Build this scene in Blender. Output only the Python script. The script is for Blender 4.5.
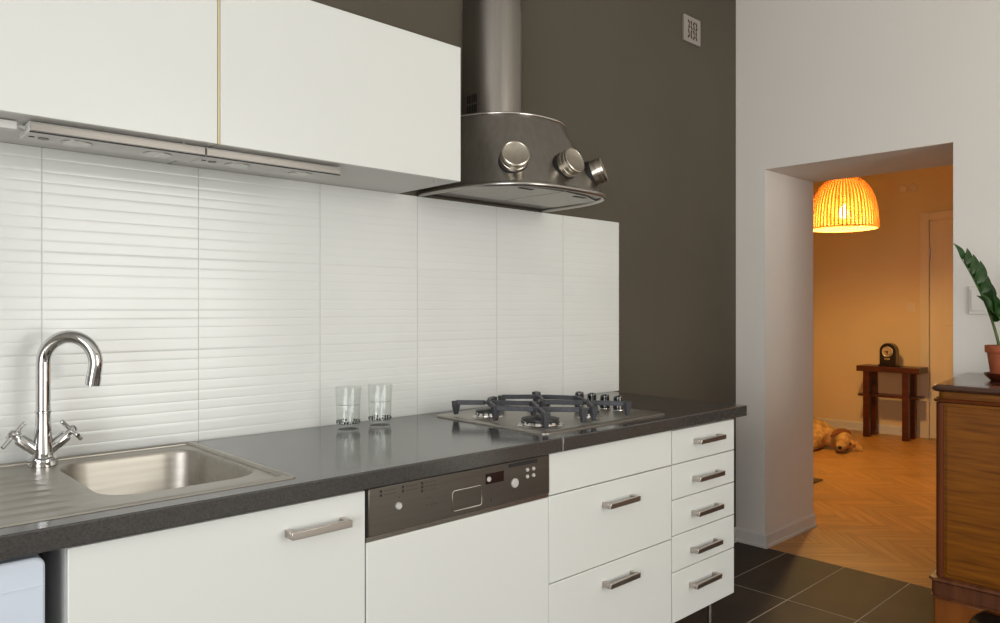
import bpy, bmesh, math, random
from mathutils import Vector, Matrix
random.seed(7)
PI = math.pi
for o in list(bpy.data.objects): bpy.data.objects.remove(o)
SC = bpy.context.scene; C = SC.collection

# ------------------------------------------------------------------ camera
TH = math.radians(46.73)
cam = bpy.data.objects.new('camera', bpy.data.cameras.new('camera')); C.objects.link(cam)
cam.location = (0, 0, 1.25); cam.rotation_euler = (PI/2, 0, TH - PI/2)
cam.data.sensor_width = 36; cam.data.lens = 26.77; cam.data.shift_y = -0.0015
cam.data.clip_start = .02
SC.camera = cam
# ------------------------------------------------------------------ light
w = bpy.data.worlds.new('sky'); SC.world = w; w.use_nodes = True
w.node_tree.nodes['Background'].inputs[0].default_value = (.80, .90, 1.0, 1)
w.node_tree.nodes['Background'].inputs[1].default_value = 1.0
def area(name, loc, rot, sx, sy, power, col):
    l = bpy.data.lights.new(name, 'AREA'); l.shape = 'RECTANGLE'; l.size = sx; l.size_y = sy
    l.energy = power; l.color = col
    o = bpy.data.objects.new(name, l); C.objects.link(o); o.location = loc; o.rotation_euler = rot
    return o
# daylight standing in the window of the wall behind the camera
area('window_daylight', (2.05, -2.375, 1.45), (PI/2, 0, 0), 1.7, 2.0, 68, (1.0, .975, .90))
area('side_window_daylight', (-1.875, -.55, 1.45), (PI/2, 0, -PI/2), 2.4, 1.9, 86, (.97, .98, 1.0))
SC.view_settings.view_transform = 'Standard'; SC.view_settings.look = 'None'
SC.view_settings.exposure = 0.0; SC.view_settings.gamma = 1.0; SC.view_settings.use_curve_mapping = False

# ------------------------------------------------------------------ materials
def lin(c):
    return tuple(((x/255)/12.92 if x/255 <= .04045 else ((x/255+.055)/1.055)**2.4) for x in c) + (1,)
M = {}
def mat(name, col, rough=.5, metal=0., var=None, scale=(8, 8, 8), nscale=1., bump=0., bscale=None, spec=.5,
        coat=0., trans=0., ior=1.45, emit=None, estr=0., rnd=0., aniso=0., detail=4, coord='Object'):
    m = bpy.data.materials.new(name); m.use_nodes = True
    nt = m.node_tree; b = nt.nodes['Principled BSDF']; L = nt.links
    b.inputs['Base Color'].default_value = lin(col); b.inputs['Roughness'].default_value = rough
    b.inputs['Metallic'].default_value = metal; b.inputs['Specular IOR Level'].default_value = spec
    b.inputs['Coat Weight'].default_value = coat; b.inputs['Coat Roughness'].default_value = .12
    b.inputs['Transmission Weight'].default_value = trans; b.inputs['IOR'].default_value = ior
    b.inputs['Anisotropic'].default_value = aniso
    if emit: b.inputs['Emission Color'].default_value = lin(emit); b.inputs['Emission Strength'].default_value = estr
    if var or bump:
        tc = nt.nodes.new('ShaderNodeTexCoord'); mp = nt.nodes.new('ShaderNodeMapping')
        mp.inputs['Scale'].default_value = scale; L.new(tc.outputs[coord], mp.inputs['Vector'])
        nz = nt.nodes.new('ShaderNodeTexNoise'); nz.inputs['Scale'].default_value = nscale; nz.inputs['Detail'].default_value = detail
        L.new(mp.outputs[0], nz.inputs['Vector'])
        if rnd:
            oi = nt.nodes.new('ShaderNodeObjectInfo'); va = nt.nodes.new('ShaderNodeVectorMath'); va.operation = 'ADD'
            sc_ = nt.nodes.new('ShaderNodeVectorMath'); sc_.operation = 'SCALE'; sc_.inputs['Scale'].default_value = 37.
            L.new(oi.outputs['Random'], sc_.inputs[0]); L.new(mp.outputs[0], va.inputs[0]); L.new(sc_.outputs[0], va.inputs[1])
            L.new(va.outputs[0], nz.inputs['Vector'])
        if var:
            rp = nt.nodes.new('ShaderNodeValToRGB'); e = rp.color_ramp.elements
            e[0].position = .3; e[1].position = .7; e[0].color = lin(var); e[1].color = lin(col)
            L.new(nz.outputs['Fac'], rp.inputs['Fac']); last = rp.outputs['Color']
            if rnd:
                hs = nt.nodes.new('ShaderNodeHueSaturation'); mr = nt.nodes.new('ShaderNodeMapRange')
                mr.inputs['To Min'].default_value = 1 - rnd; mr.inputs['To Max'].default_value = 1 + rnd
                L.new(oi.outputs['Random'], mr.inputs['Value']); L.new(mr.outputs[0], hs.inputs['Value']); L.new(last, hs.inputs['Color']); last = hs.outputs['Color']
            L.new(last, b.inputs['Base Color'])
        if bump:
            bp = nt.nodes.new('ShaderNodeBump'); bp.inputs['Strength'].default_value = bump; bp.inputs['Distance'].default_value = .002
            if bscale:
                n2 = nt.nodes.new('ShaderNodeTexNoise'); n2.inputs['Scale'].default_value = bscale; n2.inputs['Detail'].default_value = 5
                L.new(tc.outputs[coord], n2.inputs['Vector']); L.new(n2.outputs['Fac'], bp.inputs['Height'])
            else: L.new(nz.outputs['Fac'], bp.inputs['Height'])
            L.new(bp.outputs[0], b.inputs['Normal'])
    M[name] = m
    return m
mat('dark_paint', (83, 76, 64), .75, var=(77, 70, 58), scale=(1.5, 1.5, 1.5), bump=.15, bscale=60)
mat('wall_white', (224, 218, 210), .8, var=(219, 213, 205), scale=(.8, .8, .8), bump=.2, bscale=45)
mat('hall_paint', (226, 202, 158), .8, var=(220, 196, 152), scale=(1, 1, 1), bump=.2, bscale=50)
mat('ceiling_white', (228, 226, 222), .9, var=(224, 222, 218), scale=(1, 1, 1))
mat('trim_white', (214, 210, 205), .45, var=(208, 204, 199), scale=(5, 5, 5))
mat('door_cream', (224, 208, 182), .45, var=(218, 201, 175), scale=(6, 6, 2))
mat('tile_white', (217, 218, 214), .20, var=(213, 214, 210), scale=(3, 3, 3), rnd=.008)
mat('grout', (214, 212, 207), .8, var=(208, 206, 201), scale=(20, 20, 20))
mat('floor_tile', (68, 58, 49), .56, spec=.3, var=(56, 47, 40), scale=(4, 4, 4), rnd=.06, bump=.15, bscale=30)
mat('floor_grout', (176, 166, 154), .8, var=(160, 150, 139), scale=(20, 20, 20))
mat('oak_plank', (196, 150, 88), .36, var=(170, 122, 66), scale=(3, 40, 10), rnd=.10, bump=.06)
mat('plank_gap', (96, 64, 34), .8, var=(80, 52, 28), scale=(9, 9, 9))
mat('worktop', (69, 67, 64), .14, spec=1.0, var=(55, 53, 51), scale=(260, 260, 260), detail=2)
mat('joint_metal', (205, 203, 198), .35, .8, var=(195, 193, 188), scale=(20, 20, 20))
mat('cabinet_white', (212, 213, 208), .28, var=(209, 210, 205), scale=(1.5, 1.5, 1.5))
mat('carcass_white', (204, 203, 198), .4, var=(211, 209, 204), scale=(2, 2, 2))
mat('edge_yellow', (206, 192, 150), .5, var=(198, 184, 142), scale=(4, 4, 4))
mat('appliance_white', (196, 204, 214), .3, var=(192, 200, 211), scale=(2, 2, 2))
mat('dark_void', (30, 29, 28), .7, var=(24, 23, 22), scale=(4, 4, 4))
mat('steel', (178, 174, 168), .30, 1., var=(160, 156, 150), scale=(2, 2, 90), bump=.03)
mat('steel_hood', (150, 145, 138), .32, 1., var=(140, 135, 128), scale=(60, 60, 1.5), bump=.02)
mat('steel_sink', (176, 171, 162), .36, 1., var=(163, 158, 150), scale=(3, 90, 90), bump=.02)
mat('steel_bright', (215, 212, 206), .2, 1., var=(208, 205, 199), scale=(6, 6, 6))
mat('steel_panel', (112, 106, 99), .36, .9, var=(104, 98, 91), scale=(3, 90, 90))
mat('handle_steel', (196, 188, 180), .33, 1., var=(180, 172, 164), scale=(4, 120, 120))
mat('chrome', (206, 206, 205), .05, 1., var=(202, 202, 201), scale=(3, 3, 3))
mat('cast_iron', (72, 73, 77), .5, .2, var=(60, 61, 65), scale=(60, 60, 60), bump=.2)
mat('burner_cap', (60, 60, 60), .45, .3, var=(50, 50, 50), scale=(30, 30, 30))
mat('knob_black', (16, 15, 15), .12, var=(12, 11, 11), scale=(8, 8, 8), coat=.6)
mat('print_dark', (34, 31, 30), .6, var=(28, 26, 25), scale=(30, 30, 30))
mat('print_faint', (84, 78, 71), .5, .5, var=(80, 74, 67), scale=(30, 30, 30))
mat('display_dark', (38, 20, 18), .15, var=(32, 17, 15), scale=(9, 9, 9))
mat('button_white', (186, 183, 178), .3, var=(178, 175, 170), scale=(9, 9, 9))
mat('glass', (252, 253, 252), .01, trans=1., ior=1.18)
mat('spot_lens', (214, 214, 208), .25, var=(206, 206, 200), scale=(30, 30, 30))
mat('filter_grey', (176, 172, 164), .4, .7, var=(160, 156, 148), scale=(90, 90, 90), bump=.2)
mat('vent_white', (150, 142, 134), .5, var=(143, 135, 127), scale=(9, 9, 9))
mat('vent_hole', (70, 48, 24), .8, var=(54, 36, 18), scale=(40, 40, 40))
mat('dark_wood', (92, 46, 26), .38, var=(66, 31, 18), scale=(30, 4, 4), bump=.08)
mat('table_wood', (96, 44, 26), .35, var=(66, 28, 17), scale=(6, 4, 20), bump=.08)
mat('oak_veneer', (132, 78, 12), .38, spec=.22, var=(92, 49, 6), scale=(6, 5, 75), bump=.10, coat=.08, detail=9)
mat('sideboard_top', (74, 46, 32), .22, var=(56, 33, 22), scale=(20, 3, 4), coat=.4)
mat('post_wood', (100, 48, 18), .55, spec=.12, var=(80, 38, 14), scale=(20, 20, 3), coat=.05)
mat('base_wood', (104, 60, 34), .42, spec=.3, var=(74, 40, 22), scale=(12, 40, 3))
mat('foot_wood', (134, 76, 26), .4, spec=.3, var=(100, 52, 16), scale=(14, 14, 4))
mat('switch_white', (222, 216, 208), .5, var=(218, 212, 204), scale=(9, 9, 9))
mat('terracotta', (172, 92, 56), .65, var=(154, 78, 46), scale=(20, 20, 20), bump=.1)
mat('saucer_glaze', (84, 34, 20), .25, var=(64, 26, 16), scale=(12, 12, 12))
mat('soil', (40, 30, 24), .95, var=(26, 19, 15), scale=(80, 80, 80), bump=1.)
mat('leaf', (40, 72, 24), .42, spec=.35, var=(22, 46, 15), scale=(14, 14, 14), rnd=.2)
mat('stem_green', (92, 112, 48), .45, var=(70, 84, 38), scale=(30, 30, 8))
mat('clock_case', (34, 20, 16), .25, var=(24, 14, 12), scale=(30, 8, 8), coat=.4)
mat('clock_dial', (196, 168, 124), .4, var=(150, 116, 78), scale=(40, 40, 40))
mat('dog_fur', (218, 176, 112), .9, spec=.2, var=(150, 104, 56), scale=(9, 9, 9), nscale=1.7, bump=1., bscale=70)
mat('dog_ear', (134, 80, 40), .85, var=(122, 68, 32), scale=(20, 20, 20), bump=.8)
mat('dog_nose', (26, 20, 20), .3, var=(18, 14, 14), scale=(40, 40, 40))
mat('mat_brown', (108, 86, 62), .95, var=(84, 64, 44), scale=(90, 90, 90), bump=.8)
mat('bulb', (255, 244, 220), .4, emit=(255, 214, 150), estr=30.)
mat('strip_steel', (150, 145, 139), .42, 1., var=(139, 134, 128), scale=(4, 120, 120))
mat('knob_steel', (186, 178, 164), .28, 1., var=(170, 162, 148), scale=(50, 50, 50))
mat('wicker_dark', (150, 96, 44), .7, var=(120, 74, 32), scale=(40, 40, 40))
def wicker():
    m = mat('wicker', (226, 178, 112), .6, var=(196, 146, 84), scale=(40, 40, 40))
    nt = m.node_tree; b = nt.nodes['Principled BSDF']; out = nt.nodes['Material Output']
    tr = nt.nodes.new('ShaderNodeBsdfTranslucent'); tr.inputs[0].default_value = lin((255, 226, 170))
    mx = nt.nodes.new('ShaderNodeMixShader'); mx.inputs[0].default_value = .40
    nt.links.new(b.outputs[0], mx.inputs[1]); nt.links.new(tr.outputs[0], mx.inputs[2]); nt.links.new(mx.outputs[0], out.inputs[0])
wicker()
def clear_glass():                        # thin clear glass: fresnel mix of see-through and gloss
    m = mat('glass', (252, 253, 252), .02); nt = m.node_tree; out = nt.nodes['Material Output']
    tr = nt.nodes.new('ShaderNodeBsdfTransparent'); tr.inputs[0].default_value = (.97, .98, .975, 1)
    gl = nt.nodes.new('ShaderNodeBsdfGlossy'); gl.inputs['Roughness'].default_value = .02
    lw_ = nt.nodes.new('ShaderNodeLayerWeight'); lw_.inputs[0].default_value = .5
    pw = nt.nodes.new('ShaderNodeMath'); pw.operation = 'POWER'; pw.inputs[1].default_value = 3.5; nt.links.new(lw_.outputs['Facing'], pw.inputs[0])
    fr = nt.nodes.new('ShaderNodeMath'); fr.operation = 'MULTIPLY_ADD'; fr.inputs[1].default_value = .28; fr.inputs[2].default_value = .045; nt.links.new(pw.outputs[0], fr.inputs[0])
    mx = nt.nodes.new('ShaderNodeMixShader'); nt.links.new(fr.outputs[0], mx.inputs[0]); nt.links.new(tr.outputs[0], mx.inputs[1])
    nt.links.new(gl.outputs[0], mx.inputs[2]); nt.links.new(mx.outputs[0], out.inputs[0])
clear_glass()

# ------------------------------------------------------------------ mesh helpers
ORG = {}
class MB:
    def __init__(s): s.v = []; s.f = []; s.x = Matrix.Identity(4)
    def add(s, vs, fs):
        n = len(s.v); s.v += [tuple(s.x @ Vector(p)) for p in vs]; s.f += [tuple(i+n for i in q) for q in fs]; return s
    def box(s, x0, x1, y0, y1, z0, z1):
        return s.add([(x0,y0,z0),(x1,y0,z0),(x1,y1,z0),(x0,y1,z0),(x0,y0,z1),(x1,y0,z1),(x1,y1,z1),(x0,y1,z1)],
                     [(0,3,2,1),(4,5,6,7),(0,1,5,4),(1,2,6,5),(2,3,7,6),(3,0,4,7)])
    def prism(s, poly, z0, z1):
        n = len(poly)
        return s.add([(x,y,z0) for x,y in poly]+[(x,y,z1) for x,y in poly],
                     [tuple(range(n-1,-1,-1)), tuple(range(n,2*n))]+[(i,(i+1)%n,n+(i+1)%n,n+i) for i in range(n)])
    def loft(s, secs, cap0=True, cap1=True, closed=True):
        n = len(secs[0]); fs = []
        for k in range(len(secs)-1):
            for i in range(n if closed else n-1):
                j = (i+1)%n; fs.append((k*n+i,k*n+j,(k+1)*n+j,(k+1)*n+i))
        if cap0: fs.append(tuple(range(n-1,-1,-1)))
        if cap1: fs.append(tuple(range((len(secs)-1)*n, len(secs)*n)))
        return s.add([p for q in secs for p in q], fs)
    def lathe(s, prof, c=(0,0,0), n=32, cap0=True, cap1=True):
        return s.loft([[(c[0]+r*math.cos(2*PI*i/n), c[1]+r*math.sin(2*PI*i/n), c[2]+z) for i in range(n)] for r, z in prof], cap0, cap1)
    def tube(s, pts, r, n=10, closed=False, cap=True):
        pts = [Vector(p) for p in pts]; m = len(pts); rs = r if isinstance(r, (list, tuple)) else [r]*m
        secs = []; up = None
        for i in range(m):
            a = pts[(i-1)%m] if (closed or i > 0) else pts[i]; b = pts[(i+1)%m] if (closed or i < m-1) else pts[i]
            t = (b-a).normalized()
            if up is None: up = Vector((0,0,1)) if abs(t.z) < .9 else Vector((1,0,0))
            e = t.cross(up).normalized(); up = e.cross(t).normalized()
            secs.append([tuple(pts[i]+rs[i]*(math.cos(2*PI*k/n)*e+math.sin(2*PI*k/n)*up)) for k in range(n)])
        if closed: secs.append(secs[0]); return s.loft(secs, False, False)
        return s.loft(secs, cap, cap)
    def bar(s, p, q, w, h):        # rectangular bar p->q, width w (horizontal), height h
        p, q = Vector(p), Vector(q); t = (q-p).normalized(); up = Vector((0,0,1)) if abs(t.z) < .9 else Vector((1,0,0))
        e = t.cross(up).normalized()*w/2; u = e.cross(t).normalized()*h/2
        return s.loft([[tuple(a-e-u),tuple(a+e-u),tuple(a+e+u),tuple(a-e+u)] for a in (p,q)])
    def ball(s, c, r, nu=14, nv=10):
        r = (r,r,r) if not isinstance(r, (list,tuple)) else r
        vs = [(c[0],c[1],c[2]-r[2])]; fs = []
        for k in range(1,nv):
            a = -PI/2+PI*k/nv
            vs += [(c[0]+r[0]*math.cos(a)*math.cos(2*PI*i/nu), c[1]+r[1]*math.cos(a)*math.sin(2*PI*i/nu), c[2]+r[2]*math.sin(a)) for i in range(nu)]
        vs.append((c[0],c[1],c[2]+r[2])); t = len(vs)-1
        for i in range(nu):
            j = (i+1)%nu; fs.append((0,1+j,1+i)); fs.append((t,1+(nv-2)*nu+i,1+(nv-2)*nu+j))
            for k in range(nv-2): fs.append((1+k*nu+i,1+k*nu+j,1+(k+1)*nu+j,1+(k+1)*nu+i))
        return s.add(vs, fs)
    def mesh(s, name, m, o=(0,0,0), smooth=False):
        me = bpy.data.meshes.new(name); o = Vector(o)
        me.from_pydata([tuple(Vector(p)-o) for p in s.v], [], s.f); me.update()
        bm = bmesh.new(); bm.from_mesh(me); bmesh.ops.recalc_face_normals(bm, faces=bm.faces[:]); bm.to_mesh(me); bm.free()
        if smooth:
            me.polygons.foreach_set('use_smooth', [True]*len(me.polygons))
            try: me.set_sharp_from_angle(angle=math.radians(38))
            except Exception: pass
        me.materials.append(M[m]); return me
    def build(s, name, m, parent=None, smooth=False, bevel=0., seg=2, label=None, org=None):
        if parent is not None: o = ORG[parent.name]
        elif org is not None: o = Vector(org)
        else:
            xs = [p[0] for p in s.v]; ys = [p[1] for p in s.v]; zs = [p[2] for p in s.v]
            o = Vector(((min(xs)+max(xs))/2, (min(ys)+max(ys))/2, min(zs)))
        ob = bpy.data.objects.new(name, s.mesh(name, m, o, smooth)); C.objects.link(ob); ORG[ob.name] = o
        if parent is not None: ob.parent = parent
        else: ob.location = o
        if bevel:
            b = ob.modifiers.new('bevel', 'BEVEL'); b.width = bevel; b.segments = seg; b.limit_method = 'ANGLE'; b.angle_limit = math.radians(50)
            b.harden_normals = False
            if not smooth:
                ob.data.polygons.foreach_set('use_smooth', [True]*len(ob.data.polygons))
                try: ob.data.set_sharp_from_angle(angle=math.radians(38))
                except Exception: pass
        if label: ob['label'] = label
        return ob
def tag(o, label=None, cat=None, group=None, kind=None):
    if label: o['label'] = label
    if cat: o['category'] = cat
    if group: o['group'] = group
    if kind: o['kind'] = kind
    return o
def thing(name, loc, label, cat, group=None):
    o = bpy.data.objects.new(name, None); C.objects.link(o); o.location = loc; o.empty_display_size = .1
    ORG[o.name] = Vector(loc); return tag(o, label, cat, group)
def frame(o, z, x=None):          # matrix with local z along direction z, at o
    z = Vector(z).normalized(); x = Vector(x) if x else (Vector((1,0,0)) if abs(z.x) < .9 else Vector((0,1,0)))
    y = z.cross(x).normalized(); x = y.cross(z).normalized()
    return Matrix(((x.x,y.x,z.x,o[0]),(x.y,y.y,z.y,o[1]),(x.z,y.z,z.z,o[2]),(0,0,0,1)))
def rrect(x0, x1, y0, y1, r, n=6):
    p = []
    for cx, cy, a in ((x1-r,y1-r,0),(x0+r,y1-r,PI/2),(x0+r,y0+r,PI),(x1-r,y0+r,3*PI/2)):
        p += [(cx+r*math.cos(a+PI/2*k/n), cy+r*math.sin(a+PI/2*k/n)) for k in range(n+1)]
    return p
def clip(poly, x0, x1, y0, y1):
    for ax, lim, sg in ((0,x0,1),(0,x1,-1),(1,y0,1),(1,y1,-1)):
        out = []
        for i in range(len(poly)):
            a, b = poly[i-1], poly[i]; da, db = sg*(a[ax]-lim), sg*(b[ax]-lim)
            if (da >= 0) != (db >= 0):
                t = da/(da-db); out.append((a[0]+t*(b[0]-a[0]), a[1]+t*(b[1]-a[1])))
            if db >= 0: out.append(b)
        poly = out
        if len(poly) < 3: return []
    return poly

# ------------------------------------------------------------------ the setting
W = 2.05                      # face of the backsplash tiles
WB = 2.062                    # face of the dark wall
XE, XH, XB = 3.70, 4.28, 8.0  # end wall kitchen side, hall side; hall back wall
YL, YR, ZL = 1.895, 1.017, 1.99  # doorway jambs, lintel
X0, Y0, ZC = -1.8, -2.3, 3.10
S = lambda o: tag(o, kind='structure')
fl = S(MB().box(X0-.2, XE, Y0-.2, WB+.2, -.12, -.0004).build('floor', 'floor_grout'))
xs = [3.10+.6*k for k in range(-9, 1)]; ys = [1.193+.293*k for k in range(-13, 4)]
tile_me = {}
for xa in xs:
    for ya in ys:
        g = .0024; x0, x1, y0, y1 = max(xa+g, X0), min(xa+.6-g, XE), max(ya+g, Y0), min(ya+.293-g, WB)
        if x1-x0 < .02 or y1-y0 < .02: continue
        key = (round(x1-x0, 3), round(y1-y0, 3))
        if key not in tile_me:
            a, b = key; tile_me[key] = MB().loft([rr for rr in ([(x,y,z) for x,y in q] for q, z in (
                ([(-a/2,-b/2),(a/2,-b/2),(a/2,b/2),(-a/2,b/2)], -.008), ([(-a/2,-b/2),(a/2,-b/2),(a/2,b/2),(-a/2,b/2)], -.0006),
                ([(-a/2+.0005,-b/2+.0005),(a/2-.0005,-b/2+.0005),(a/2-.0005,b/2-.0005),(-a/2+.0005,b/2-.0005)], 0)))]).mesh('floor_tile', 'floor_tile')
        o = bpy.data.objects.new('tile', tile_me[key]); C.objects.link(o); o.parent = fl
        o.location = Vector(((x0+x1)/2, (y0+y1)/2, 0)) - ORG[fl.name]
# hall floor: oak herringbone laid at 45 degrees, cut at the walls
fh = S(MB().box(XE, XB+.1, -.6, 4.3, -.12, -.006).build('floor_hall', 'plank_gap'))
PL, PW = .42, .07
ca, sa = math.cos(PI/4), math.sin(PI/4)
plank_me = None; rest = MB(); cnt = 0; nP = 6
def in_view(x, y):
    c, s = math.cos(TH), math.sin(TH); d = x*c+y*s; u = (x*s-y*c)/d*743.6+500
    # seen through the doorway from the kitchen and a step to either side
    return XE-.05 < x < XB and 745 < u < 965
for i in range(-60, 160):
    for j in range(-14, 14):
        for typ in (0, 1):
            # herringbone lattice in the rotated frame
            ox = (i + j*nP)*PW; oy = (i - j*nP)*PW
            if typ == 0: r = (ox, ox+PL, oy, oy+PW)
            else: r = (ox, ox+PW, oy+PW, oy+PW+PL)
            cxr, cyr = (r[0]+r[1])/2, (r[2]+r[3])/2
            wx, wy = 4.0 + cxr*ca - cyr*sa, 1.5 + cxr*sa + cyr*ca
            if not (XE-.4 < wx < XB+.3 and -.8 < wy < 4.5): continue
            g = .0006
            corners = [(r[0]+g,r[2]+g),(r[1]-g,r[2]+g),(r[1]-g,r[3]-g),(r[0]+g,r[3]-g)]
            wc = [(4.0+a*ca-b*sa, 1.5+a*sa+b*ca) for a, b in corners]
            full = all(XE < p[0] < XB and -.5 < p[1] < 4.2 for p in wc)
            dz = 0
            if full and in_view(wx, wy) and cnt < 300:
                if plank_me is None:
                    a, b = PL/2-g, PW/2-g
                    plank_me = MB().loft([[(x,y,z) for x,y in ((-a+e,-b+e),(a-e,-b+e),(a-e,b-e),(-a+e,b-e))] for z, e in ((-.006,0),(-.0008,0),(0,.0008))]).mesh('plank', 'oak_plank')
                o = bpy.data.objects.new('plank', plank_me); C.objects.link(o); o.parent = fh; cnt += 1
                o.location = Vector((wx, wy, dz)) - ORG[fh.name]; o.rotation_euler.z = PI/4 + (PI/2 if typ else 0)
            else:
                p = clip(wc, XE+.001, XB, -.5, 4.2)
                if len(p) < 3: continue
                if in_view(sum(q[0] for q in p)/len(p), sum(q[1] for q in p)/len(p)) and cnt < 300:
                    cx_, cy_ = sum(q[0] for q in p)/len(p), sum(q[1] for q in p)/len(p)
                    an = PI/4 + (PI/2 if typ else 0); c_, s_ = math.cos(-an), math.sin(-an)
                    me = MB().prism([((q[0]-cx_)*c_-(q[1]-cy_)*s_, (q[0]-cx_)*s_+(q[1]-cy_)*c_) for q in p], -.006, 0).mesh('plank_cut', 'oak_plank')
                    o = bpy.data.objects.new('plank', me); C.objects.link(o); o.parent = fh; cnt += 1
                    o.location = Vector((cx_, cy_, 0)) - ORG[fh.name]; o.rotation_euler.z = an
                else: rest.prism(p, -.006, 0)
tag(rest.build('outer_planks', 'oak_plank', fh), kind='stuff')
# walls
wb = S(MB().box(X0, XE, WB, WB+.2, 0, ZC).build('wall_back', 'dark_paint'))
U = [(Y0-.2,0),(YR,0),(YR,ZL),(YL,ZL),(YL,0),(4.2,0),(4.2,ZC),(Y0-.2,ZC)]
n = len(U); m = MB(); m.add([(XE,y,z) for y,z in U]+[(XH,y,z) for y,z in U], [tuple(range(n)), tuple(range(2*n-1,n-1,-1))]+[(i,(i+1)%n,n+(i+1)%n,n+i) for i in range(n)])
wr = S(m.build('wall_right', 'wall_white'))
wx0, wx1, wz0, wz1 = 1.20, 2.90, .45, 2.45
m = MB()
gx, gz = [X0, wx0, wx1, XE], [0, wz0, wz1, ZC]
for a in range(3):
    for b in range(3):
        if (a, b) != (1, 1): m.box(gx[a], gx[a+1], Y0-.2, Y0, gz[b], gz[b+1])
S(m.build('wall_front', 'wall_white'))
wn = S(MB().box(wx0, wx1, Y0-.14, Y0-.08, wz0, wz0+.06).box(wx0, wx1, Y0-.14, Y0-.08, wz1-.06, wz1).box(wx0, wx0+.06, Y0-.14, Y0-.08, wz0+.06, wz1-.06)
  .box(wx1-.06, wx1, Y0-.14, Y0-.08, wz0+.06, wz1-.06).box((wx0+wx1)/2-.04, (wx0+wx1)/2+.04, Y0-.14, Y0-.08, wz0+.06, wz1-.06).build('window_1', 'trim_white'))
m = MB(); vy0, vy1, vz0, vz1 = -1.75, .65, .5, 2.4
gy, gz = [Y0-.2, vy0, vy1, WB+.2], [0, vz0, vz1, ZC]
for a in range(3):
    for b in range(3):
        if (a, b) != (1, 1): m.box(X0-.2, X0, gy[a], gy[a+1], gz[b], gz[b+1])
S(m.build('wall_left', 'wall_white'))
S(MB().box(X0-.14, X0-.08, vy0, vy1, vz0, vz0+.06).box(X0-.14, X0-.08, vy0, vy1, vz1-.06, vz1).box(X0-.14, X0-.08, vy0, vy0+.06, vz0+.06, vz1-.06)
  .box(X0-.14, X0-.08, vy1-.06, vy1, vz0+.06, vz1-.06).box(X0-.14, X0-.08, (vy0+vy1)/2-.04, (vy0+vy1)/2+.04, vz0+.06, vz1-.06).build('window_2', 'trim_white'))
S(MB().box(X0-.2, XB+.15, Y0-.2, 4.35, ZC, ZC+.1).build('ceiling', 'ceiling_white'))
S(MB().box(XB, XB+.15, -.5, 4.2, 0, ZC).build('wall_hall_back', 'hall_paint'))
S(MB().box(XH, XB+.15, 4.2, 4.35, 0, ZC).build('wall_hall_left', 'hall_paint'))
S(MB().box(XH, XB+.15, -.65, -.5, 0, ZC).build('wall_hall_right', 'hall_paint'))
# baseboards
def skirt(name, path, h=.075, t=.014, m='trim_white'):
    # profile swept along a path of (x, y); the board lies on the left of the path
    prof = [(0,0),(t+.006,0),(t+.006,.012),(t,.018),(t,h-.012),(t*.45,h),(0,h)]
    pts = [Vector(p) for p in path]; secs = []
    for i, p in enumerate(pts):
        d0 = (pts[i]-pts[i-1]).normalized() if i else (pts[1]-pts[0]).normalized()
        d1 = (pts[i+1]-pts[i]).normalized() if i < len(pts)-1 else d0
        n0, n1 = Vector((-d0.y,d0.x)), Vector((-d1.y,d1.x)); b = (n0+n1).normalized(); k = 1/max(.3, b.dot(n0))
        secs.append([(p.x+b.x*a*k, p.y+b.y*a*k, z) for a, z in prof])
    return S(MB().loft(secs).build(name, m))
skirt('baseboard_right', [(XH, YL), (XE, YL), (XE, WB)])
skirt('baseboard_front', [(XE, .9), (XE, YR), (XH, YR)])
skirt('baseboard_hall', [(XB, 2.49), (XB, 4.2)], h=.09)
skirt('baseboard_back', [(XE-.02, WB), (2.715, WB)], m='trim_white')
# hall door in the far wall
d1 = S(thing('door_1', (XB, 2.0, 0), None, None))
y_l, y_r, zt = 2.479, 1.55, 2.20
MB().box(XB-.03, XB, y_l-.08, y_l, 0, zt).box(XB-.03, XB, y_r, y_r+.08, 0, zt).box(XB-.03, XB, y_r+.08, y_l-.08, zt-.08, zt).build('door_frame', 'door_cream', d1, bevel=.004)
MB().box(XB-.018, XB, y_r+.083, y_l-.083, .006, zt-.083).build('door_leaf', 'door_cream', d1, bevel=.003)
MB().box(XB-.024, XB-.018, y_r+.2, y_l-.2, .2, .95).box(XB-.024, XB-.018, y_r+.2, y_l-.2, 1.1, zt-.25).build('door_panel', 'door_cream', d1, bevel=.004)
for z in (.35, 1.75): MB().lathe([(.008,0),(.008,.1)], (XB-.032, y_l-.086, z), 10).build('hinge', 'joint_metal', d1, True)

# ------------------------------------------------------------------ backsplash tiles on the back wall
ZB0, ZB1 = .892, 1.64
MB().box(-.69, 2.656, W+.0013, WB, ZB0-.002, ZB1-.002).build('grout_bed', 'grout', wb)
tx = [2.658-.3727*k for k in range(10)]; rh = (ZB1-ZB0)/3
a, b = .3727/2-.0010, rh/2-.0007
def tile_profile(seed):
    rnd = random.Random(seed); nb = 9; cuts = [0]; prof = [(-b, 0.0)]
    for k in range(nb): cuts.append(cuts[-1]+1+.3*(rnd.random()-.5))
    cuts = [c/cuts[-1] for c in cuts]
    for k in range(nb):
        z0, z1 = -b+2*b*cuts[k], -b+2*b*cuts[k+1]; h = .0004+.00025*rnd.random(); tl = .25*(rnd.random()-.3)
        for t_, v in ((.03, .25), (.09, .7), (.2, .95), (.35, 1.0), (.55, 1.0+tl*.3), (.75, 1.0+tl*.6), (.88, .8), (.96, .3), (1., 0.)):
            prof.append((z0+(z1-z0)*t_, h*v))
    return prof
tm = []
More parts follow.
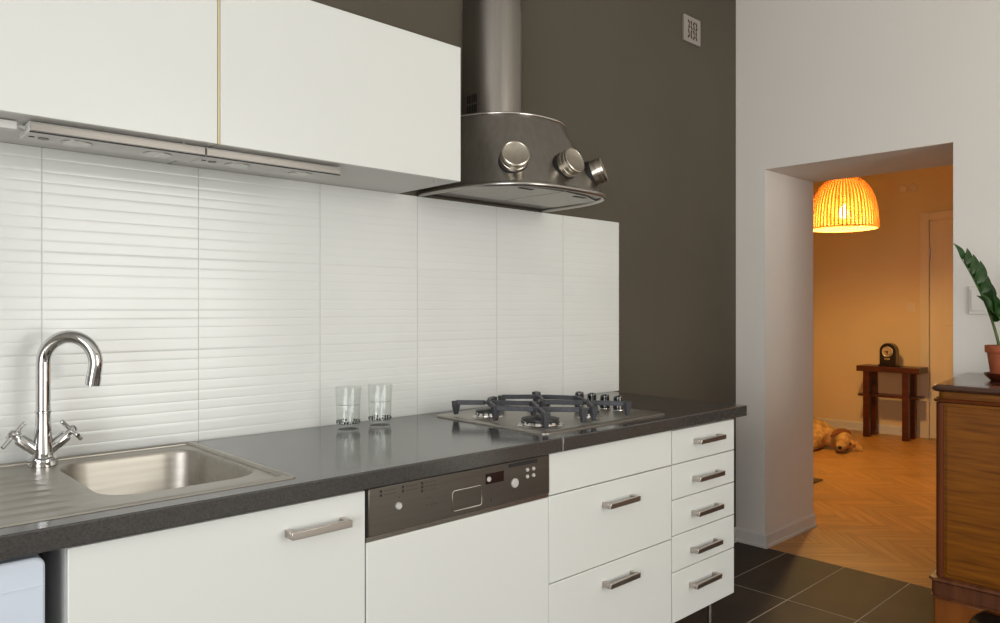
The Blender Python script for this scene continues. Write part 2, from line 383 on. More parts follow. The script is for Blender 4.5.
for sd in (1, 2, 3):
    pr = tile_profile(sd)
    m = MB(); sec = lambda x: [(x, .0100, -b)] + [(x, -h, z) for z, h in pr] + [(x, .0100, b)]
    m.loft([sec(-a), sec(a)])
    tm.append(m.mesh('backsplash_tile', 'tile_white'))
for k, xr in enumerate(tx[:9]):
    for r in range(3):
        o = bpy.data.objects.new('tile', tm[r]); C.objects.link(o); o.parent = wb
        o.location = Vector((xr-.3727/2, W, ZB0+rh*(r+.5))) - ORG[wb.name]

# ------------------------------------------------------------------ worktops
YF = 1.40; ZT = .892; TH_ = .040
def worktop(name, x0, x1, hole, label):
    t = thing(name, ((x0+x1)/2, (YF+W)/2, ZT-TH_), label, 'worktop')
    xs_, ys_ = ([x0, hole[0], hole[1], x1], [YF, hole[2], hole[3], W-.001]) if hole else ([x0, x1], [YF, W-.001])
    nx, ny = len(xs_), len(ys_); m = MB(); V = []; F = []
    for z in (ZT-TH_, ZT):
        for y in ys_:
            for x in xs_: V.append((x, y, z))
    I = lambda i, j, k: k*nx*ny+j*nx+i
    for i in range(nx-1):
        for j in range(ny-1):
            if hole and (i, j) == (1, 1):
                F += [(I(i,j,0),I(i,j,1),I(i+1,j,1),I(i+1,j,0)), (I(i+1,j,0),I(i+1,j,1),I(i+1,j+1,1),I(i+1,j+1,0)),
                      (I(i+1,j+1,0),I(i+1,j+1,1),I(i,j+1,1),I(i,j+1,0)), (I(i,j+1,0),I(i,j+1,1),I(i,j,1),I(i,j,0))]
            else:
                F += [(I(i,j,1),I(i+1,j,1),I(i+1,j+1,1),I(i,j+1,1)), (I(i,j,0),I(i,j+1,0),I(i+1,j+1,0),I(i+1,j,0))]
    for i in range(nx-1):
        F += [(I(i,0,0),I(i+1,0,0),I(i+1,0,1),I(i,0,1)), (I(i+1,ny-1,0),I(i,ny-1,0),I(i,ny-1,1),I(i+1,ny-1,1))]
    for j in range(ny-1):
        F += [(I(0,j+1,0),I(0,j,0),I(0,j,1),I(0,j+1,1)), (I(nx-1,j,0),I(nx-1,j+1,0),I(nx-1,j+1,1),I(nx-1,j,1))]
    m.add(V, F).build('slab', 'worktop', t, bevel=.003)
    return t
XJ = 1.561
SX0, SX1, SY0, SY1 = -.30, .775, 1.452, 2.025       # sink outer rectangle
BX0, BX1, BY0, BY1 = .425, .735, 1.535, 1.945       # bowl
worktop('worktop', -.75, XJ-.0012, (BX0-.02, BX1+.02, BY0-.02, BY1+.02), 'long dark grey worktop with the steel sink set into it')
t = worktop('worktop', XJ+.0012, 2.596, None, 'short dark grey worktop carrying the gas hob at the room end')
MB().box(XJ-.0011, XJ+.0011, YF-.0012, W-.001, ZT-TH_+.001, ZT+.0003).build('joint_strip', 'joint_metal', t, label='thin pale metal joint strip')

# ------------------------------------------------------------------ base units
YD = 1.418; DT = .016                                 # door face plane
BZ = .165                                             # underside of the units
def handle(parent, x0, x1, z, yface=YD):
    # flat steel bar on two square posts
    m = MB(); h = .016; y = yface-.034
    m.box(x0, x1, y, y+.010, z-h/2, z+h/2)
    m.box(x0, x0+.012, y+.0101, yface+.001, z-h/2, z+h/2).box(x1-.012, x1, y+.0101, yface+.001, z-h/2, z+h/2)
    return m.build('handle', 'handle_steel', parent, bevel=.0015, label='brushed steel bar handle')
def carcass(t, x0, x1, z0, z1, y0=YD+DT+.002, y1=1.98, top=True, left=True, m_='carcass_white'):
    th = .016; m = MB()
    m.box(x0, x0+th, y0, y1, z0, z1).box(x1-th, x1, y0, y1, z0, z1).box(x0+th, x1-th, y0, y1, z0, z0+th).box(x0+th, x1-th, y1-.006, y1, z0+th, z1)
    if top: m.box(x0+th, x1-th, y0, y1-.006, z1-th, z1)
    return m.build('body', m_, t)
def legs(t, x0, x1, z1, y0=1.50, y1=1.92):
    for x in (x0+.05, x1-.05):
        for y in (y0, y1):
            MB().lathe([(.016,0),(.016,.008),(.0085,.012),(.0085,z1-.02),(.02,z1-.015),(.02,z1)], (x,y,0), 14).build('leg', 'steel_bright', t, True)
UZ = ZT-TH_-.002
# sink unit
t = thing('sink_cabinet', (.62, 1.7, 0), 'white sink cabinet with one wide door under the sink', 'cabinet')
carcass(t, .330, .922, BZ, UZ, top=False); legs(t, .34, .922, BZ)
d = MB().box(.330, .9205, YD, YD+DT, BZ+.002, UZ-.004).build('door', 'cabinet_white', t, bevel=.0018)
handle(d, .726, .867, .790)
# dishwasher
t = thing('dishwasher', (1.22, 1.7, 0), 'dishwasher with dark steel control panel between sink cabinet and drawers', 'dishwasher')
x0, x1 = .9245, 1.5225
MB().box(x0+.008, x1-.008, YD+.03, 1.97, .105, UZ).build('body', 'dark_void', t)
p = MB().box(x0+.003, x1-.003, YD-.004, YD+.03, .740, UZ-.002).build('control_panel', 'steel_panel', t, bevel=.002, label='dark steel control panel')
MB().box(x0+.001, x1-.001, YD+.002, YD+.02, .728, .7385).build('trim_strip', 'steel_bright', t)
MB().box(x0, x1, YD, YD+DT, BZ-.03, .727).build('door', 'cabinet_white', t, bevel=.0018)
MB().box(x0+.02, x1-.02, YD+.06, YD+.08, .0, BZ-.032).build('plinth', 'dark_void', t)
for x in (x0+.05, x1-.05):
    MB().lathe([(.018,0),(.018,.105)], (x,1.85,0), 12).build('leg', 'steel_bright', t, True)
yp = YD-.004
def disc(name, m_, x, z, r, th, par):
    mm = MB(); mm.x = frame((x, yp, z), (0,-1,0)); mm.lathe([(r,-.001),(r,th*.6),(r*.8,th)], n=20); return mm.build(name, m_, par, True)
disc('button', 'button_white', 1.008, .797, .0085, .006, p)
disc('button', 'button_white', 1.384, .790, .0125, .006, p)
for x in (1.432, 1.456):
    for z in (.800, .818): disc('button', 'button_white', x, z, .0052, .004, p)
disc('button', 'button_white', 1.291, .8145, .0065, .004, p)
MB().box(1.280, 1.344, yp-.0008, yp+.001, .802, .829).build('display', 'display_dark', p)
MB().box(1.362, 1.470, yp-.0008, yp+.001, .833, .8425).build('vent_slot', 'dark_void', p)
m = MB().tube([(1.175,yp,.753),(1.262,yp,.753),(1.267,yp,.758),(1.267,yp,.798),(1.262,yp,.803),(1.175,yp,.803),(1.170,yp,.798),(1.170,yp,.758)], .0016, 6, True)
m.build('handle_recess', 'steel_bright', p, True)
def mark(x0_, x1_, z0_, z1_, nm, m_): MB().box(x0_, x1_, yp-.0006, yp+.0005, z0_, z1_).build(nm, m_, p)
for x, k in ((.960, 2), (1.021, 2), (1.077, 3)):
    for i in range(k):
        zz_ = .838-.009*i; mark(x-.003, x+.003, zz_-.003, zz_+.003, 'print_mark', 'print_dark'); mark(x+.009, x+.042, zz_-.0012, zz_+.0012, 'print_line', 'print_faint')
mark(1.297, 1.302, .757, .764, 'print_mark', 'print_dark')
for x in (1.091, 1.100): mark(x-.0015, x+.0015, .799, .803, 'print_line', 'print_faint')
for q in ((1.090, 1.093, .782, .786), (1.101, 1.125, .782, .7855), (1.0095, 1.0125, .815, .819), (1.307, 1.337, .759, .762)): mark(*q, 'print_line', 'print_faint')
# wide drawer unit
t = thing('drawer_unit', (1.82, 1.7, 0), 'wide white drawer unit with two deep drawers under the hob', 'drawer unit')
x0, x1 = 1.5245, 2.1245
carcass(t, x0, x1, BZ, UZ, y0=YD+DT+.002); legs(t, x0, x1, BZ)
g = .0016
MB().box(x0, x1-g, YD, YD+DT, .7315, UZ-.003).build('fixed_panel', 'cabinet_white', t, bevel=.0015)
for z0, z1, hz in ((.4845, .7285, .664), (BZ+.002, .4815, .425)):
    d = MB().box(x0, x1-g, YD, YD+DT, z0, z1).build('drawer', 'cabinet_white', t, bevel=.0015); handle(d, 1.757, 1.905, hz)
# narrow drawer unit
t = thing('drawer_unit', (2.32, 1.7, 0), 'narrow white unit with five small drawers at the counter end', 'drawer unit')
x0, x1 = 2.1265, 2.531
carcass(t, x0, x1, BZ+.03, UZ, y0=YD+DT+.002); legs(t, x0-.01, x1, BZ+.03, y0=1.49)
zz = [.8455, .7300, .6110, .4900, .3675, BZ+.032]
for k, hz in enumerate((.796, .667, .549, .423, .304)):
    d = MB().box(x0+g, x1, YD, YD+DT, zz[k+1]+.0015, zz[k]-.0015).build('drawer', 'cabinet_white', t, bevel=.0015); handle(d, 2.256-.007*k, 2.418-.007*k, hz)
# white appliance at the left edge
t = thing('refrigerator', (0, 1.7, 0), 'bluish white free standing appliance under the worktop beside the sink cabinet', 'appliance')
MB().box(-.30, .290, 1.4745, 1.96, .02, .838).build('body', 'appliance_white', t, bevel=.01)
m = MB(); m.x = Matrix(((1,0,0,0),(0,0,-1,1.474),(0,1,0,0),(0,0,0,1))); m.prism(rrect(-.30, .298, .03, .840, .016), 0, .052); d = m.build('door', 'appliance_white', t, bevel=.004)
MB().box(-.298, .296, 1.4205, 1.4225, .792, .7935).build('seam', 'appliance_white', d)
MB().box(-.28, .27, 1.49, 1.94, 0, .0195).build('plinth', 'dark_void', t)

# ------------------------------------------------------------------ upper cabinets and their lights
YU, UB, UT = 1.722, 1.64, 2.045
def upper(x0, x1, label):
    t = thing('wall_cabinet', ((x0+x1)/2, 1.9, UB), label, 'cabinet', 'wall cabinets over the sink')
    carcass(t, x0, x1, UB, UT-.002, y0=YU+.018, y1=WB-.002)
    MB().box(x0+.0012, x1-.0012, YU, YU+.016, UB-.001, UT).build('door', 'cabinet_white', t, bevel=.0015)
    MB().lathe([(.006,-.002),(.006,0)], (x1-.06, YU+.05, UB), 12).build('fitting_cap', 'steel', t, True)
    return t
upper(.7185, 1.459, 'white wall cabinet beside the steel cooker hood')
t = upper(-.02, .7135, 'white wall cabinet above the tap, cut by the picture edge')
MB().box(.7137, .7183, YU+.002, YU+.03, UB, UT-.001).build('edge_strip', 'edge_yellow', t, label='pale yellow strip in the gap between the cabinets')
def light_strip(x0, x1, label):
    t = thing('under_cabinet_light', ((x0+x1)/2, 1.82, UB-.026), label, 'light', 'strip lights under the wall cabinets')
    y0, y1, z0, z1 = 1.768, 1.872, UB-.024, UB-.0015
    MB().box(x0, x1, y0+.003, y1, z0, z1-.0005).build('housing', 'carcass_white', t, bevel=.001)
    MB().box(x0+.001, x1-.001, y0-.002, y0+.0028, z0+.003, z1-.003).build('front_strip', 'strip_steel', t, label='brushed steel front strip')
    MB().box(x0, x1, y0-.001, y0+.0029, z0-.001, z0+.0015).build('lower_edge', 'print_dark', t)
    for x in (x0+.10, x1-.09):
        m = MB(); m.lathe([(.031,-.0015),(.031,.001)], (x, 1.823, z0), 28); l = m.build('spot', 'steel', t, True)
        MB().lathe([(.0275,-.0022),(.0275,.001)], (x, 1.823, z0), 28).build('lens', 'spot_lens', l, True)
    MB().lathe([(.010,-.002),(.010,.001)], (x0+.036, 1.823, z0), 18).build('switch', 'steel_panel', t, True)
    MB().box(x0+.008, x0+.018, 1.815, 1.822, z0-.001, z0+.001).build('cap_screw', 'print_dark', t)
light_strip(.342, .7015, 'steel fronted strip light under the left wall cabinet')
light_strip(.7045, 1.068, 'steel fronted strip light ending under the right wall cabinet')
t = thing('cable_connector', (.30, 1.80, UB-.022), 'small white cable connector under the left wall cabinet', 'connector')
MB().box(.2, .325, 1.790, 1.815, UB-.020, UB-.002).build('connector_box', 'carcass_white', t, bevel=.002)
MB().tube([(.325,1.80,UB-.011),(.334,1.80,UB-.011),(.341,1.80,UB-.012)], .004, 8).build('plug', 'carcass_white', t, True)

# ------------------------------------------------------------------ sink
t = thing('sink', ((SX0+SX1)/2, 1.74, ZT), 'stainless steel inset sink with bowl and ribbed drainer', 'sink')
zr = ZT+.003; N = 64
def rr_pts(x0, x1, y0, y1, r, z):
    cx, cy = (x0+x1)/2, (y0+y1)/2; a_, b_ = (x1-x0)/2, (y1-y0)/2; out = []
    for k in range(N):
        an = 2*PI*k/N; dx, dy = math.cos(an), math.sin(an)
        # ray to rounded rectangle, by bisection
        lo, hi = 0, 2
        for _ in range(40):
            mid = (lo+hi)/2; px, py = abs(dx*mid*a_), abs(dy*mid*b_)
            qx, qy = px-(a_-r), py-(b_-r)
            ins = math.hypot(max(qx,0), max(qy,0))+min(max(qx,qy),0) <= r
            if ins: lo = mid
            else: hi = mid
        out.append((cx+dx*lo*a_, cy+dy*lo*b_, z))
    return out
xm = BX0-.03
m = MB()
secs = [rr_pts(xm, SX1-.012, SY0+.01, SY1-.012, .0005, zr), rr_pts(BX0-.012, BX1+.012, BY0-.012, BY1+.012, .082, zr),
        rr_pts(BX0-.004, BX1+.004, BY0-.004, BY1+.004, .076, zr-.002), rr_pts(BX0, BX1, BY0, BY1, .072, zr-.009),
        rr_pts(BX0+.008, BX1-.008, BY0+.008, BY1-.008, .068, zr-.13), rr_pts(BX0+.022, BX1-.022, BY0+.022, BY1-.022, .06, zr-.152),
        rr_pts(BX0+.05, BX1-.05, BY0+.05, BY1-.05, .05, zr-.158)]
m.loft(secs, False, True); m.build('bowl', 'steel_sink', t, True)
MB().lathe([(.045,0),(.045,.0015),(.038,.003),(.012,.001)], ((BX0+BX1)/2, (BY0+BY1)/2, zr-.158), 24).build('strainer', 'steel_bright', t, True)
# drainer with pressed ribs running along the sink
yy = [SY0+.01+ (SY1-.012-SY0-.01)*k/90 for k in range(91)]
ribs = [1.505+.058*k for k in range(7)]
def dz(y):
    z = zr
    for r in ribs:
        z += .0038*math.exp(-((y-r)/.0065)**2)
    return z
m = MB(); xsn = [SX0+.012, SX0+.03, xm-.055, xm-.03, xm]
m.loft([[(x, y, (dz(y) if 1 <= i <= 2 else zr)) for y in yy] for i, x in enumerate(xsn)], False, False, False)
m.build('drainer', 'steel_sink', t, True)
# rolled outer rim
pth = rrect(SX0+.006, SX1-.006, SY0+.005, SY1-.008, .012, 5)
MB().loft([[(x, y, ZT) for x, y in rrect(SX0, SX1, SY0, SY1, .014, 5)], [(x, y, zr-.001) for x, y in rrect(SX0+.001, SX1-.001, SY0+.001, SY1-.001, .014, 5)],
           [(x, y, zr+.0006) for x, y in rrect(SX0+.013, SX1-.013, SY0+.011, SY1-.013, .006, 5)]], False, False).build('rim', 'steel_sink', t, True)
m = MB(); bead = [(SX0+.02, SY1-.024, zr), (SX1-.034, SY1-.024, zr), (SX1-.026, SY1-.03, zr), (SX1-.024, SY1-.04, zr), (SX1-.024, SY0+.05, zr), (SX1-.024, SY0+.02, zr-.009)]
m.tube(bead, .0065, 10).build('bead', 'steel_sink', t, True)

# ------------------------------------------------------------------ tap
FX, FY = .405, 1.955
zs_ = zr; zr += .0008
t = thing('tap', (FX, FY, zr), 'chrome swan neck tap with two cross handles on the sink', 'tap')
MB().lathe([(.031,0),(.031,.005),(.030,.015),(.024,.019)], (FX,FY,zr), 32).build('base_ring', 'chrome', t, True)
MB().lathe([(.0215,.016),(.021,.03),(.0165,.085),(.0155,.098),(.0155,.118),(.0170,.119),(.0170,.123),(.0152,.125)], (FX,FY,zr), 32).build('pillar', 'chrome', t, True)
RX, RY = math.sin(TH), -math.cos(TH)
R_ = .060; zc = 1.129; pts = [(FX,FY,zr+.12), (FX,FY,1.05), (FX,FY,1.10)]
for k in range(0, 23):
    a_ = PI - (PI+.22)*k/22
    e = R_*(1+math.cos(a_)); pts.append((FX+RX*e, FY+RY*e, zc+R_*1.0*math.sin(a_)))
last = Vector(pts[-1]); prev = Vector(pts[-2]); dr = (last-prev).normalized()
pts.append(tuple(last+dr*.018)); tip = last+dr*.018
sp = MB().tube(pts, .0150, 20).build('spout', 'chrome', t, True)
MB().tube([tuple(tip+dr*.0005), tuple(tip+dr*.020)], .0160, 20).build('aerator', 'chrome', sp, True)
for sx in (-1, 1):
    ax = Vector((sx*.055, -.004*sx, .050)).normalized(); o = Vector((FX, FY, zr+.022))
    m = MB(); m.x = frame(o, ax); m.lathe([(.0125,.008),(.0125,.034),(.0140,.035),(.0140,.060),(.012,.064),(.0075,.065),(.0075,.076),(.0095,.077),(.0095,.084),(.006,.088)], n=22)
    hb = m.build('valve', 'chrome', t, True)
    c = o+ax*.077; f_ = frame(c, ax, (0,0,1))
    m = MB(); m.x = f_
    for k in range(4):
        a_ = PI/2*k+.35; dx, dy = math.cos(a_), math.sin(a_)
        m.tube([(dx*.006,dy*.006,0),(dx*.028,dy*.028,0),(dx*.0345,dy*.0345,0),(dx*.0355,dy*.0355,0)], [.0048,.0048,.0050,.0040], 12)
    m.build('cross_handle', 'chrome', hb, True)

# ------------------------------------------------------------------ drinking glasses
def glass(x, y, label):
    t = thing('drinking_glass', (x, y, ZT), label, 'glass', 'clear glasses by the backsplash')
    H_ = .127
    MB().lathe([(.0305,0),(.0330,.004),(.0345,.03),(.0385,H_-.001),(.0380,H_),(.0374,H_-.001),(.0335,.03),(.0315,.012),(.001,.011)], (x,y,ZT), 40, True, True).build('tumbler', 'glass', t, True)
    m = MB()
    for k in range(26):
        a_ = 2*PI*k/26
        if k % 9 == 4: continue
        rr = .0349
        for q, (h0, h1) in enumerate((((.018,.026),) if k % 3 else ((.018,.0205),(.0235,.026)))):
            aa, ab = a_-.07, a_+.07
            m.loft([[(x+r*math.cos(an), y+r*math.sin(an), ZT+h) for r, an, h in ((.0340,aa,h0),(.0352,aa,h0),(.0352,ab,h0),(.0340,ab,h0))],
                    [(x+r*math.cos(an), y+r*math.sin(an), ZT+h) for r, an, h in ((.0345,aa,h1),(.0357,aa,h1),(.0357,ab,h1),(.0345,ab,h1))]])
    m.build('print_band', 'print_dark', t)
    m = MB(); r = .0372
    m.tube([(x+r*math.cos(a_), y+r*math.sin(a_), ZT+.0755) for a_ in [PI*1.05+PI*.55*k/20 for k in range(21)]], .0006, 5)
    m.build('print_line', 'print_dark', t)
glass(1.203, 1.945, 'clear drinking glass on the worktop, the one nearer the sink')
glass(1.317, 1.945, 'clear drinking glass on the worktop, the one nearer the hob')

# ------------------------------------------------------------------ gas hob
HX0, HX1, HY0, HY1 = 1.552, 2.163, 1.462, 1.972
t = thing('gas_hob', ((HX0+HX1)/2, (HY0+HY1)/2, ZT), 'stainless steel four burner gas hob set on the worktop', 'hob')
m = MB(); lo = lambda e, z, r: [(x, y, z) for x, y in rrect(HX0+e, HX1-e, HY0+e, HY1-e, r, 6)]
m.loft([lo(0, ZT+.0003, .022), lo(0, ZT+.003, .022), lo(.004, ZT+.006, .02), lo(.02, ZT+.0065, .018), lo(.026, ZT+.004, .03), lo(.05, ZT+.0038, .05)]); m.build('plate', 'steel_sink', t, True)
zp = ZT+.0038
for x, y, r in ((1.668, 1.590, .060), (1.668, 1.832, .041), (1.915, 1.832, .041), (1.905, 1.590, .033)):
    b_ = MB().lathe([(r*1.25,0),(r*1.2,.002),(r*1.0,.003),(r*.98,.007),(r*.9,.012),(r*.88,.014)], (x,y,zp), 30).build('burner', 'steel_bright', t, True)
    MB().lathe([(r*.92,.0141),(r*.98,.016),(r*.98,.020),(r*.8,.023),(r*.2,.0245)], (x,y,zp), 30).build('burner_cap', 'burner_cap', b_, True)
    m = MB()
    for k in range(14):
        a_ = 2*PI*k/14; m.bar((x+r*.93*math.cos(a_), y+r*.93*math.sin(a_), zp+.0095), (x+r*1.0*math.cos(a_), y+r*1.0*math.sin(a_), zp+.0095), .003, .005)
    tag(m.build('flame_ports', 'burner_cap', b_), kind='stuff')
zg = ZT+.050
def pan_support(x0, x1, ylist, centres):
    m = MB(); h = .015; w_ = .011; cs = []
    for (cx_, cy_), (ya, yb) in zip(centres, ((ylist[0], ylist[1]), (ylist[1], ylist[2]))):
        for ex, ey in ((x0,ya),(x1,ya),(x0,yb),(x1,yb)):
            d = Vector((ex-cx_, ey-cy_, 0)); dn = d.normalized()
            m.bar(Vector((cx_,cy_,zg))+dn*.012, Vector((ex,ey,zg)), w_, h)
        m.lathe([(.017,-.0045),(.017,.0045),(.012,.006)], (cx_,cy_,zg), 14)
        m.lathe([(.005,.005),(.002,.017)], (cx_,cy_,zg), 8)
    g_ = m.build('pan_support', 'cast_iron', t, bevel=.0015, label='grey cast iron pan support')
    for ex in (x0, x1):
        for ey in ylist:
            mm = MB()
            mm.loft([[(ex+a_*k, ey+b_*k, z) for a_, b_ in ((-.013,-.008),(.013,-.008),(.013,.008),(-.013,.008))] for z, k in ((zp+.0068,.55),(zp+.012,.62),(zg-.012,.95),(zg+.0055,1.0))])
            mm.build('foot', 'cast_iron', g_, bevel=.0015)
pan_support(1.592, 1.762, (1.496, 1.712, 1.905), ((1.668, 1.598), (1.668, 1.828)))
pan_support(1.812, 1.985, (1.496, 1.712, 1.915), ((1.905, 1.598), (1.915, 1.828)))
for y in (1.815, 1.755, 1.695, 1.635):
    k_ = MB().lathe([(.0190,0),(.0190,.008),(.0170,.013),(.0165,.038),(.0150,.047),(.008,.051)], (2.115,y,zp), 24).build('knob', 'knob_black', t, True, label='glossy black control knob')
    MB().lathe([(.022,.0),(.0215,.002),(.0192,.0025)], (2.115,y,zp), 24).build('collar', 'steel_bright', k_, True)
    MB().box(2.112, 2.118, y-.0155, y+.002, zp+.040, zp+.0505).build('pointer', 'steel_bright', k_)

# ------------------------------------------------------------------ cooker hood
HC = 1.857
t = thing('cooker_hood', (HC, WB-.002, UB), 'stainless steel bow fronted cooker hood with round chimney', 'cooker hood')
YBK = WB-.002
def dsec(hw, dep, nn, z, k=40):
    out = []
    for i in range(k+1):
        a_ = PI*i/k; cx_, sx_ = math.cos(a_), math.sin(a_)
        out.append((HC-hw*math.copysign(abs(cx_)**(2/nn), cx_), YBK-dep*abs(sx_)**(2/nn), z))
    return out
HZ0, HZ1 = UB+.012, 1.905
sec = [dsec(.302+(.243-.302)*q, .442+(.318-.442)*q, 3.2+(2.3-3.2)*q, HZ0+(HZ1-HZ0)*q) for q in [i/8 for i in range(9)]]
MB().loft(sec, False, True).build('canopy', 'steel_hood', t, True)
def lip(name, hw, dep, nn, z, r, m_):
    p_ = dsec(hw, dep, nn, z, 60); return MB().tube(p_, r, 10).build(name, m_, t, True)
lip('lower_rim', .305, .445, 3.2, UB+.008, .009, 'steel')
lip('upper_rim', .2445, .320, 2.3, HZ1+.001, .004, 'steel_bright')
inner = [(x, y) for x, y, z in dsec(.298, .437, 3.2, 0)]
MB().prism(inner, UB+.010, UB+.014).build('underside', 'steel_panel', t)
for xa, xb in ((HC-.262, HC-.004), (HC+.004, HC+.262)):
    pp = []
    mm = MB().prism([(xa, 1.95), (xa, 1.735), (xa+(xb-xa)*.45 if xa < HC-.1 else xa, 1.685 if xa < HC-.1 else 1.665), (xb if xa < HC-.1 else xb-(xb-xa)*.45, 1.665 if xa < HC-.1 else 1.685), (xb, 1.665 if xa < HC-.1 else 1.735), (xb, 1.95)], UB+.006, UB+.0099)
    f_ = mm.build('grease_filter', 'filter_grey', t, bevel=.001)
    MB().box((xa+xb)/2-.03, (xa+xb)/2+.03, 1.70, 1.715, UB+.0045, UB+.0059).build('latch', 'print_dark', f_)
# chimney in two telescoping sleeves
def chim(r, z0, z1, name):
    pl = [(HC-r, YBK)] + [(HC-r*math.cos(PI*i/28), 2.003-r*math.sin(PI*i/28)) for i in range(29)] + [(HC+r, YBK)]
    return MB().prism(pl, z0, z1).build(name, 'steel_hood', t, True)
lw = chim(.104, HZ1+.001, 2.335, 'chimney_sleeve'); chim(.1012, 2.336, ZC-.002, 'chimney_sleeve')
for r in range(2):
    for k in range(6):
        MB().box(HC-.1046, HC-.1030, 1.984+.0092*k, 1.989+.0092*k, 1.955+.036*r, 1.985+.036*r).build('vent_slot', 'dark_void', lw)
# three round knobs standing off the canopy
for dx, a_ in ((-.194, -.58), (-.004, 0), (.172, .54)):
    q = (1.727-HZ0)/(HZ1-HZ0); hw, dep, nn = .302-.059*q, .442-.124*q, 3.2-.9*q
    y = YBK-dep*(1-abs(dx/hw)**nn)**(1/nn); nz = .36
    axd = Vector((math.sin(a_), -math.cos(a_), nz)).normalized(); o = Vector((HC+dx, y, 1.727))
    m = MB(); m.x = frame(o-axd*.012, axd); m.lathe([(.0475,.004),(.0475,.020),(.0455,.021)], n=40)
    k_ = m.build('knob_seat', 'print_dark', t, True)
    m = MB(); m.x = frame(o-axd*.012, axd); m.lathe([(.045,.0212),(.045,.034),(.0435,.035),(.0435,.038),(.045,.039),(.045,.050),(.0435,.0515),(.0435,.054),(.0445,.055),(.0445,.060),(.041,.062),(.038,.060),(.002,.0595)], n=40)
    m.build('knob', 'knob_steel', k_, True, label='thick round brushed steel knob')

# ------------------------------------------------------------------ wall vent on the dark wall
t = thing('wall_vent', (3.254, WB, 2.58), 'small pale square air vent high on the dark wall', 'vent')
MB().box(3.180, 3.328, WB-.012, WB, 2.585, 2.715).build('plate', 'vent_white', t, bevel=.002)
for cx_, cz_, an, l_ in [(3.254+dx, 2.65+dz_, (i*37 % 90)-45, .016) for i, (dx, dz_) in enumerate([(-.034,.036),(-.011,.034),(.012,.035),(.034,.034),(-.032,.012),(-.010,.010),(.013,.012),(.035,.011),(-.034,-.012),(-.011,-.013),(.012,-.011),(.033,-.012),(-.033,-.035),(-.010,-.034),(.012,-.036),(.034,-.034)])]:
    m = MB(); m.x = Matrix.Translation((cx_, WB-.0125, cz_)) @ Matrix.Rotation(math.radians(an), 4, 'Y'); m.box(-.0048,.0048,-.0005,.001,-.0105,.0105)
    m.build('slot', 'vent_hole', t)

# ------------------------------------------------------------------ sideboard
t = thing('sideboard', (3.34, .25, 0), 'old oak sideboard with dark top and carved base beside the doorway', 'sideboard')
FXs = 3.0; YS = .880; YE = -.45
def plan(e, r=.03):
    # slightly splayed left end, rounded front corners
    P = [Vector((3.672, .952+e)), Vector((FXs-e, YS+e)), Vector((FXs-e, YE-e)), Vector((3.672, YE-e))]; out = [tuple(P[0])]
    for c_ in (1, 2):
        p = P[c_]; a1 = (P[c_-1]-p).normalized(); a2 = (P[c_+1]-p).normalized()
        s0, s1 = p+a1*r, p+a2*r
        for k in range(7):
            q = k/6; out.append(tuple((1-q)**2*s0+2*q*(1-q)*p+q*q*s1))
    out.append(tuple(P[3])); return out
def ring(name, prof, m_, par=t):
    return MB().loft([[(x, y, z) for x, y in plan(e)] for e, z in prof]).build(name, m_, par, True)
ring('top', [(.006,.9555),(.012,.959),(.015,.966),(.012,.973),(.004,.979),(-.004,.980)], 'sideboard_top')
ring('frieze', [(-.004,.932),(-.004,.955)], 'oak_veneer')
ring('upper_moulding', [(.002,.916),(.009,.920),(.010,.926),(.004,.9315)], 'post_wood')
ring('case', [(-.004,.288),(-.004,.9155)], 'oak_veneer')
ring('lower_moulding', [(.016,.270),(.022,.276),(.018,.283),(.004,.2875)], 'base_wood')
ring('base_frieze', [(.014,.222),(.014,.2695)], 'base_wood')
ring('base_bead', [(.006,.212),(.017,.215),(.017,.219),(.012,.2215)], 'base_wood')
MB().prism([(FXs+.010-.0125*math.sin(a_), YS-.012+.0135*math.cos(a_)) for a_ in [PI*k/10 for k in range(11)]], .2880, .9150).build('corner_post', 'post_wood', t, True)
for y0, y1 in ((.215, YS-.034), (YE+.045, .205)):
    d = MB().box(FXs-.006+.006, FXs+.006, y0, y1, .30, .905).build('door', 'oak_veneer', t, bevel=.002)
    MB().ball((FXs-.008, .235 if y0 > 0 else .185, .62), (.012,.010,.010)).build('knob', 'joint_metal', d, True)
for y, sy in ((YS+.008, -1), (YE-.008, 1)):
    for x in (FXs-.006, 3.56):
        m = MB(); sec_ = []
        for z, wd, dp in ((0,.105,.075),(.03,.108,.078),(.08,.098,.074),(.14,.105,.082),(.18,.130,.092),(.2115,.17,.10)):
            sec_.append([(x, y, z), (x+dp, y, z), (x+dp, y+sy*wd, z), (x, y+sy*wd, z)])
        m.loft(sec_).build('foot', 'foot_wood', t, bevel=.008)

